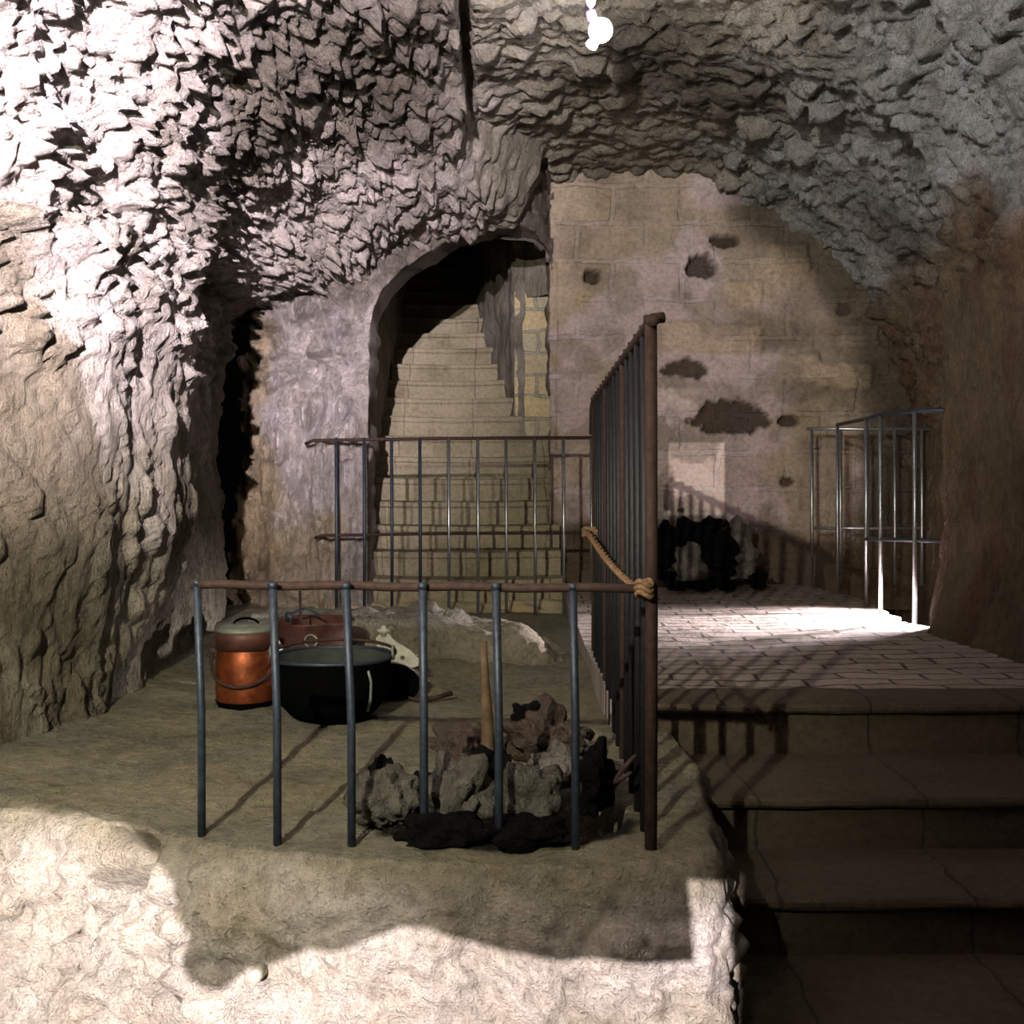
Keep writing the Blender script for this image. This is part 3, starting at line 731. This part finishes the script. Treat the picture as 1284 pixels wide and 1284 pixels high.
bm = bmesh.new(); lathe(bm, [(.035,.0),(.062,.02),(.075,.08),(.074,.14),(.055,.185),(.04,.205),(.044,.225),(.038,.225),(.034,.2)], 32, cap1=True)
o = obj('pale_jar', bm, M['porcelain']); o.location = (-1.01, 4.50, .0)
tag(o, 'pale rounded jar peeping out between copper pot and copper basin', 'jar')

# pale perforated board with a knob, leaning behind the cauldron
def plate(outline, holes, depth, bev=.003):
    cu = bpy.data.curves.new('plate_outline', 'CURVE'); cu.dimensions = '2D'; cu.fill_mode = 'BOTH'; cu.extrude = depth/2; cu.bevel_depth = bev; cu.bevel_resolution = 2
    for loop in [outline]+holes:
        s = cu.splines.new('POLY'); s.points.add(len(loop)-1); s.use_cyclic_u = True
        for k, (x, y) in enumerate(loop): s.points[k].co = (x, y, 0, 1)
    o = bpy.data.objects.new('plate_outline', cu); C.objects.link(o)
    me = bpy.data.meshes.new_from_object(o.evaluated_get(bpy.context.evaluated_depsgraph_get()))
    bpy.data.objects.remove(o); bpy.data.curves.remove(cu); me.materials.clear(); return me
s_ = 4.45/F
cpx, cpy = 505, 830
outl = [(472,800),(478,795),(486,795),(492,802),(500,808),(514,816),(524,826),(524,834),(512,838),(521,842),(519,850),(522,858),(514,864),(508,852),(500,842),(490,832),(480,820),(474,810)]
tr2 = lambda L: [((a-cpx)*s_, (cpy-b)*s_) for a, b in L]
circ = lambda cx, cy, r: [((cx-cpx)*s_+r*math.cos(a), (cpy-cy)*s_+r*math.sin(a)) for a in [i*math.pi/8 for i in range(16)]]
pb_ = P(505, 830, 4.45)
wp = thing('skimmer', 'pale weathered perforated skimmer with knobbed end leaning behind the cauldron', 'kitchen utensil', pb_)
o = obj('blade', plate(tr2(outl), [circ(480, 808, .012), circ(505, 825, .012)], .02), M['pale'], wp, smooth=False); o.rotation_euler = (math.radians(84), 0, 0)
bm = bmesh.new(); lathe(bm, [(.012,.105),(.014,.118),(.026,.122),(.026,.130),(.012,.137),(.009,.148)], 20, cap1=True); o = obj('knob', bm, M['pale'], wp); o.location = ((481-cpx)*s_, 0, 0)

# dark ladle with its handle on the floor
ld_ = thing('iron_pan', 'black round bottomed pan with rusty handle lying right of the cauldron', 'pan', (-.455, 4.18, 0))
ld_.scale = (.82, .82, .82)
bm = bmesh.new(); lathe(bm, [(.02,.0),(.06,.006),(.09,.03),(.105,.07),(.108,.105),(.102,.105),(.098,.07),(.07,.03)], 36, cap1=True)
o = obj('bowl', bm, M['soot'], ld_); o.rotation_euler = (math.radians(-48), math.radians(20), 0); o.location = (0, -.02, .03)
bm = bmesh.new(); path_tube(bm, [(.05, -.03, .03), (.12, -.05, .02), (.20, -.02, .022), (.27, .05, .03)], .008, 8, rf=lambda t: .007+.006*t); obj('handle', bm, M['rust'], ld_)

# ------------------------------------------------------------------ rocks
def rock_bm(sx, sy, sz, seed, jag=.35, sub=4):
    bm = bmesh.new(); bmesh.ops.create_icosphere(bm, subdivisions=sub, radius=1.0); off = Vector((seed*3.7, seed*1.3, seed*7.1))
    for v in bm.verts:
        p = v.co.copy(); d, _ = noise.voronoi(p*1.5+off)
        k = 1+jag*(d[1]-d[0])*.9+jag*.7*fb(p*1.1+off)-jag*.3+.12*fb(p*4+off, 4)
        p *= k; p.z = max(p.z, -.78)
        v.co = Vector((p.x*sx, p.y*sy, p.z*sz))
    bmesh.ops.recalc_face_normals(bm, faces=bm.faces); return bm
def rock(name, px, py, Y, wpx, hpx, mat, seed, label, group=None, rz=0, tilt=0, sy=None, jag=.4, sub=4):
    c = P(px, py, Y); sx = wpx/F*Y/2; sz = hpx/F*Y/2
    o = obj(name, rock_bm(sx, sy or (sx+sz)/2, sz, seed, jag, sub), M[mat]); o.location = c; o.rotation_euler = (0, tilt, rz)
    return tag(o, label, 'rock', group)
rock('rock', 487, 1003, 2.68, 78, 84, 'flint', 1, 'grey flint rock at the left end of the heap, its lower edge orange', rz=.3, tilt=-.4, jag=.6)
rock('rock', 482, 968, 2.74, 36, 38, 'coal', 2, 'small dark rock perched on the leftmost grey flint', jag=.5)
rock('rock', 576, 1002, 2.66, 92, 104, 'flint', 3, 'large grey knobbly rock in the middle of the heap, between second and third bars', jag=.7)
rock('rock', 660, 1000, 2.64, 74, 92, 'flint', 4, 'palest grey rock with a bright glint, right of centre in the heap', rz=1.1, jag=.5)
rock('rock', 700, 962, 2.80, 70, 60, 'coal_pale', 5, 'dark grey round rock behind the palest rock', jag=.5)
rock('rock', 583, 940, 2.92, 96, 62, 'flint_brown', 6, 'brown pointed rock left of the wooden stake', jag=.8, rz=.4)
rock('rock', 683, 925, 2.92, 96, 84, 'flint_brown', 7, 'tallest brown craggy rock right of the wooden stake', jag=.8)
rock('rock', 662, 900, 2.96, 40, 40, 'coal', 8, 'small black rock on top of the craggy brown rock', jag=.8)
rock('rock', 716, 930, 2.90, 44, 50, 'flint', 9, 'small pale rock tucked against the right side of the brown rock', jag=.6)
rock('rock', 748, 985, 2.76, 48, 90, 'coal', 10, 'upright black rock at the right end of the heap', jag=.9, tilt=.3)
rock('rock', 555, 1044, 2.55, 100, 56, 'coal', 11, 'black rock low at the front of the heap, below the knobbly rock', jag=.6)
rock('rock', 660, 1046, 2.55, 110, 50, 'coal', 12, 'black rock low at the front of the heap, below the palest rock', jag=.6)
rock('rock', 615, 975, 2.82, 60, 90, 'coal', 13, 'black rock in the middle of the heap behind the third bar', jag=.6)
rock('rock', 525, 1000, 2.76, 40, 60, 'coal', 14, 'small black rock between the leftmost flint and the knobbly rock', jag=.6)
bm = bmesh.new(); path_tube(bm, [P(762, 1000, 2.76), P(768, 985, 2.74), P(780, 965, 2.74), P(797, 947, 2.75)], .008, 7, rf=lambda t: .010-.005*t); path_tube(bm, [P(764, 985, 2.74), P(783, 974, 2.72), P(792, 968, 2.72)], .006, 7, rf=lambda t: .008-.004*t)
tag(obj('dead_branch', bm, M['rust']), 'short forked dead twig at the right end of the rock heap', 'twig')
bm = bmesh.new(); pts_ = [P(612, 985, 2.86), P(612, 950, 2.86), P(611, 900, 2.86), P(608, 850, 2.87), P(606, 804, 2.88)]
path_tube(bm, pts_, .018, 12, rf=lambda t: .021-.012*t+.001*math.sin(t*40))
tag(obj('wooden_stake', bm, M['wood']), 'tapered brown wooden stake standing upright in the rock heap', 'stake')
# stub on the front face
q = P(322, 1222, 2.36)
bm = bmesh.new(); path_tube(bm, [q+Vector((0, .12, -.02)), q+Vector((0, .0, 0)), q+Vector((.002, -.035, .01))], .014, 10, rf=lambda t: .017-.004*t)
tag(obj('wooden_peg', bm, M['pale']), 'short pale peg sticking out of the lit front rock face', 'peg')
# dark heap by the back wall
heap = [(836,700,44,50),(838,672,40,44),(862,665,44,46),(885,660,48,40),(868,700,50,48),(900,690,52,56),(925,672,36,52),(930,704,38,44),(950,712,26,28),(884,716,40,22),(852,716,36,20),(910,716,34,20),(905,664,30,34),(937,690,24,40)]
for k, (px, py, w, h) in enumerate(heap):
    o = rock('dark_rock', px, py+(16 if h < 30 else 8), 7.30-.05*(k % 3)+(.1 if py < 680 else 0), w, h, 'coal_pale' if k in (6, 7, 13, 4) else 'coal', 40+k, 'dark jagged rock in the heap against the back wall of the landing', 'dark rocks heaped against the back wall', rz=k, jag=.8, sub=3)
for k, (px, py, w, h) in enumerate(((985,706,70,30),(1040,712,60,40),(965,690,50,26))):
    pass

# ------------------------------------------------------------------ hanging lamp
LP = P(753, 38, 5.0)
hl = thing('hanging_lamp', 'glowing bare bulb hanging on a flex from the vault', 'lamp', LP)
bm = bmesh.new(); bmesh.ops.create_uvsphere(bm, u_segments=28, v_segments=18, radius=.055)
for v in bm.verts:
    v.co.x *= 1.0; v.co.z *= 1.0
b_ = obj('bulb', bm, M['glass_lit'], hl)
bm = bmesh.new(); path_tube(bm, [(-.010,-.02,-.03), (-.03,-.03,-.06), (-.045,-.035,-.085)], .02, 12, rf=lambda t: .018+.010*t); obj('bulb_tip', bm, M['glass_lit'], hl)
bm = bmesh.new(); path_tube(bm, [(-.035,0,.05), (-.045,0,.085)], .022, 14); obj('socket', bm, M['violet_fringe'], hl)
bm = bmesh.new(); path_tube(bm, [(-.045,0,.08), (-.045,0,.34)], .004, 8); obj('flex', bm, M['porcelain'], hl)
bm = bmesh.new(); lathe(bm, [(.006,.100),(.018,.115),(.024,.135),(.020,.15),(.008,.155)], 20, cx=-.045, cap1=True); obj('insulator', bm, M['porcelain'], hl)

# ------------------------------------------------------------------ unseen wall added behind the viewer, opening cut to cast the ledge shadow
LC = Vector((-.55, -1.5, 1.25)); WY = -.35
def onface(px, py):
    if py < 1075: q = GP(px, py); return q
    return P(px, py, 2.37 if px > 380 else interp(px, [0, 200, 380], [2.62, 2.5, 2.40]))
bd = [(-260,990),(-60,1000),(20,1008),(90,1012),(160,1016),(172,1032),(160,1060),(196,1078),(215,1100),(222,1130),(242,1165),(246,1222),(285,1224),(315,1206),(350,1200),(385,1180),(420,1183),(470,1165),(500,1152),(530,1155),(560,1160),(600,1175),(650,1188),(700,1195),(760,1192),(800,1200),(865,1194),(862,1150),(856,1094),(900,1098),(922,1104),(922,1190),(930,1330)]
proj = []
for px, py in bd:
    Q = onface(px, py); t = (WY-LC.y)/(Q.y-LC.y); R = LC+(Q-LC)*t; proj.append((R.x, R.z))
fin = []
for i in range(len(proj)-1):
    a = Vector(proj[i]); b = Vector(proj[i+1]); m = max(1, int((b-a).length/.012))
    for k in range(m):
        q = a.lerp(b, k/m); d = (b-a).normalized(); nn = Vector((-d.y, d.x)); jit = .004*noise.noise(Vector((q.x*60, q.y*60, 0)))*(0 if i > 26 else 1); fin.append((q.x+nn.x*jit, q.y+nn.y*jit))
fin.append(proj[-1])
outer = [(-2.6, -.8), (-2.6, 3.8), (2.7, 3.8), (2.7, -.8), (fin[-1][0], -.8)]+fin[::-1]+[(fin[0][0], -.8)]
me = plate([(x, z) for x, z in outer], [], .03, 0)
o = obj('wall_shadow_mask', me, M['stairwell'], smooth=False); o.rotation_euler = (math.radians(90), 0, 0); o.location = (0, WY, 0); tag(o, kind='structure')

# ------------------------------------------------------------------ lights
def spot(name, loc, target, energy, size, blend, col, rad=.03):
    L = bpy.data.lights.new(name, 'SPOT'); L.energy = energy; L.spot_size = math.radians(size); L.spot_blend = blend; L.color = col; L.shadow_soft_size = rad
    o = bpy.data.objects.new(name, L); C.objects.link(o); o.location = loc; o.rotation_euler = (Vector(target)-Vector(loc)).to_track_quat('-Z', 'Y').to_euler(); return o
def point(name, loc, energy, col, rad=.03):
    L = bpy.data.lights.new(name, 'POINT'); L.energy = energy; L.color = col; L.shadow_soft_size = rad
    o = bpy.data.objects.new(name, L); C.objects.link(o); o.location = loc; return o
spot('lamp_overhead', (-.95, -.05, 1.81), (-1.35, 6.0, .45), 740, 82, .85, (1,.955,.76), .015)
spot('lamp_upper_left', (-.62, -.12, 2.15), (-2.25, 3.8, 2.75), 7600, 68, .95, (1,.885,.98), .02)
spot('fill_upper_right', (-.75, -.10, 2.15), (2.5, 5.2, 4.3), 1500, 72, .9, (1,.95,.94), .02)  # added fill to brighten the right vault, no such source seen
spot('lamp_low_front', LC, (-.4, 2.3, -.3), 2900, 80, .3, (1,.90,.91), .004)
spot('lamp_pit', (2.48, 5.85, .32), (2.02, 5.80, -.06), 2100, 90, .8, (1,.90,.95), .04)
point('lamp_bulb', LP+Vector((0, -.09, 0)), 9, (1,.93,.86), .05)
w = bpy.data.worlds.new('World'); bpy.context.scene.world = w; w.use_nodes = True
w.node_tree.nodes['Background'].inputs[0].default_value = (.6,.6,.5,1); w.node_tree.nodes['Background'].inputs[1].default_value = .001

cam = bpy.data.cameras.new('camera'); co = bpy.data.objects.new('camera', cam); C.objects.link(co)
co.location = (0, 0, CZ); co.rotation_euler = (math.radians(90), 0, 0)
cam.sensor_width = 36; cam.lens = 36*F/1284; cam.shift_y = -42/1284; cam.clip_start = .05
sc = bpy.context.scene; sc.camera = co
sc.view_settings.view_transform = 'Standard'; sc.view_settings.look = 'None'; sc.view_settings.exposure = 0; sc.view_settings.gamma = 1
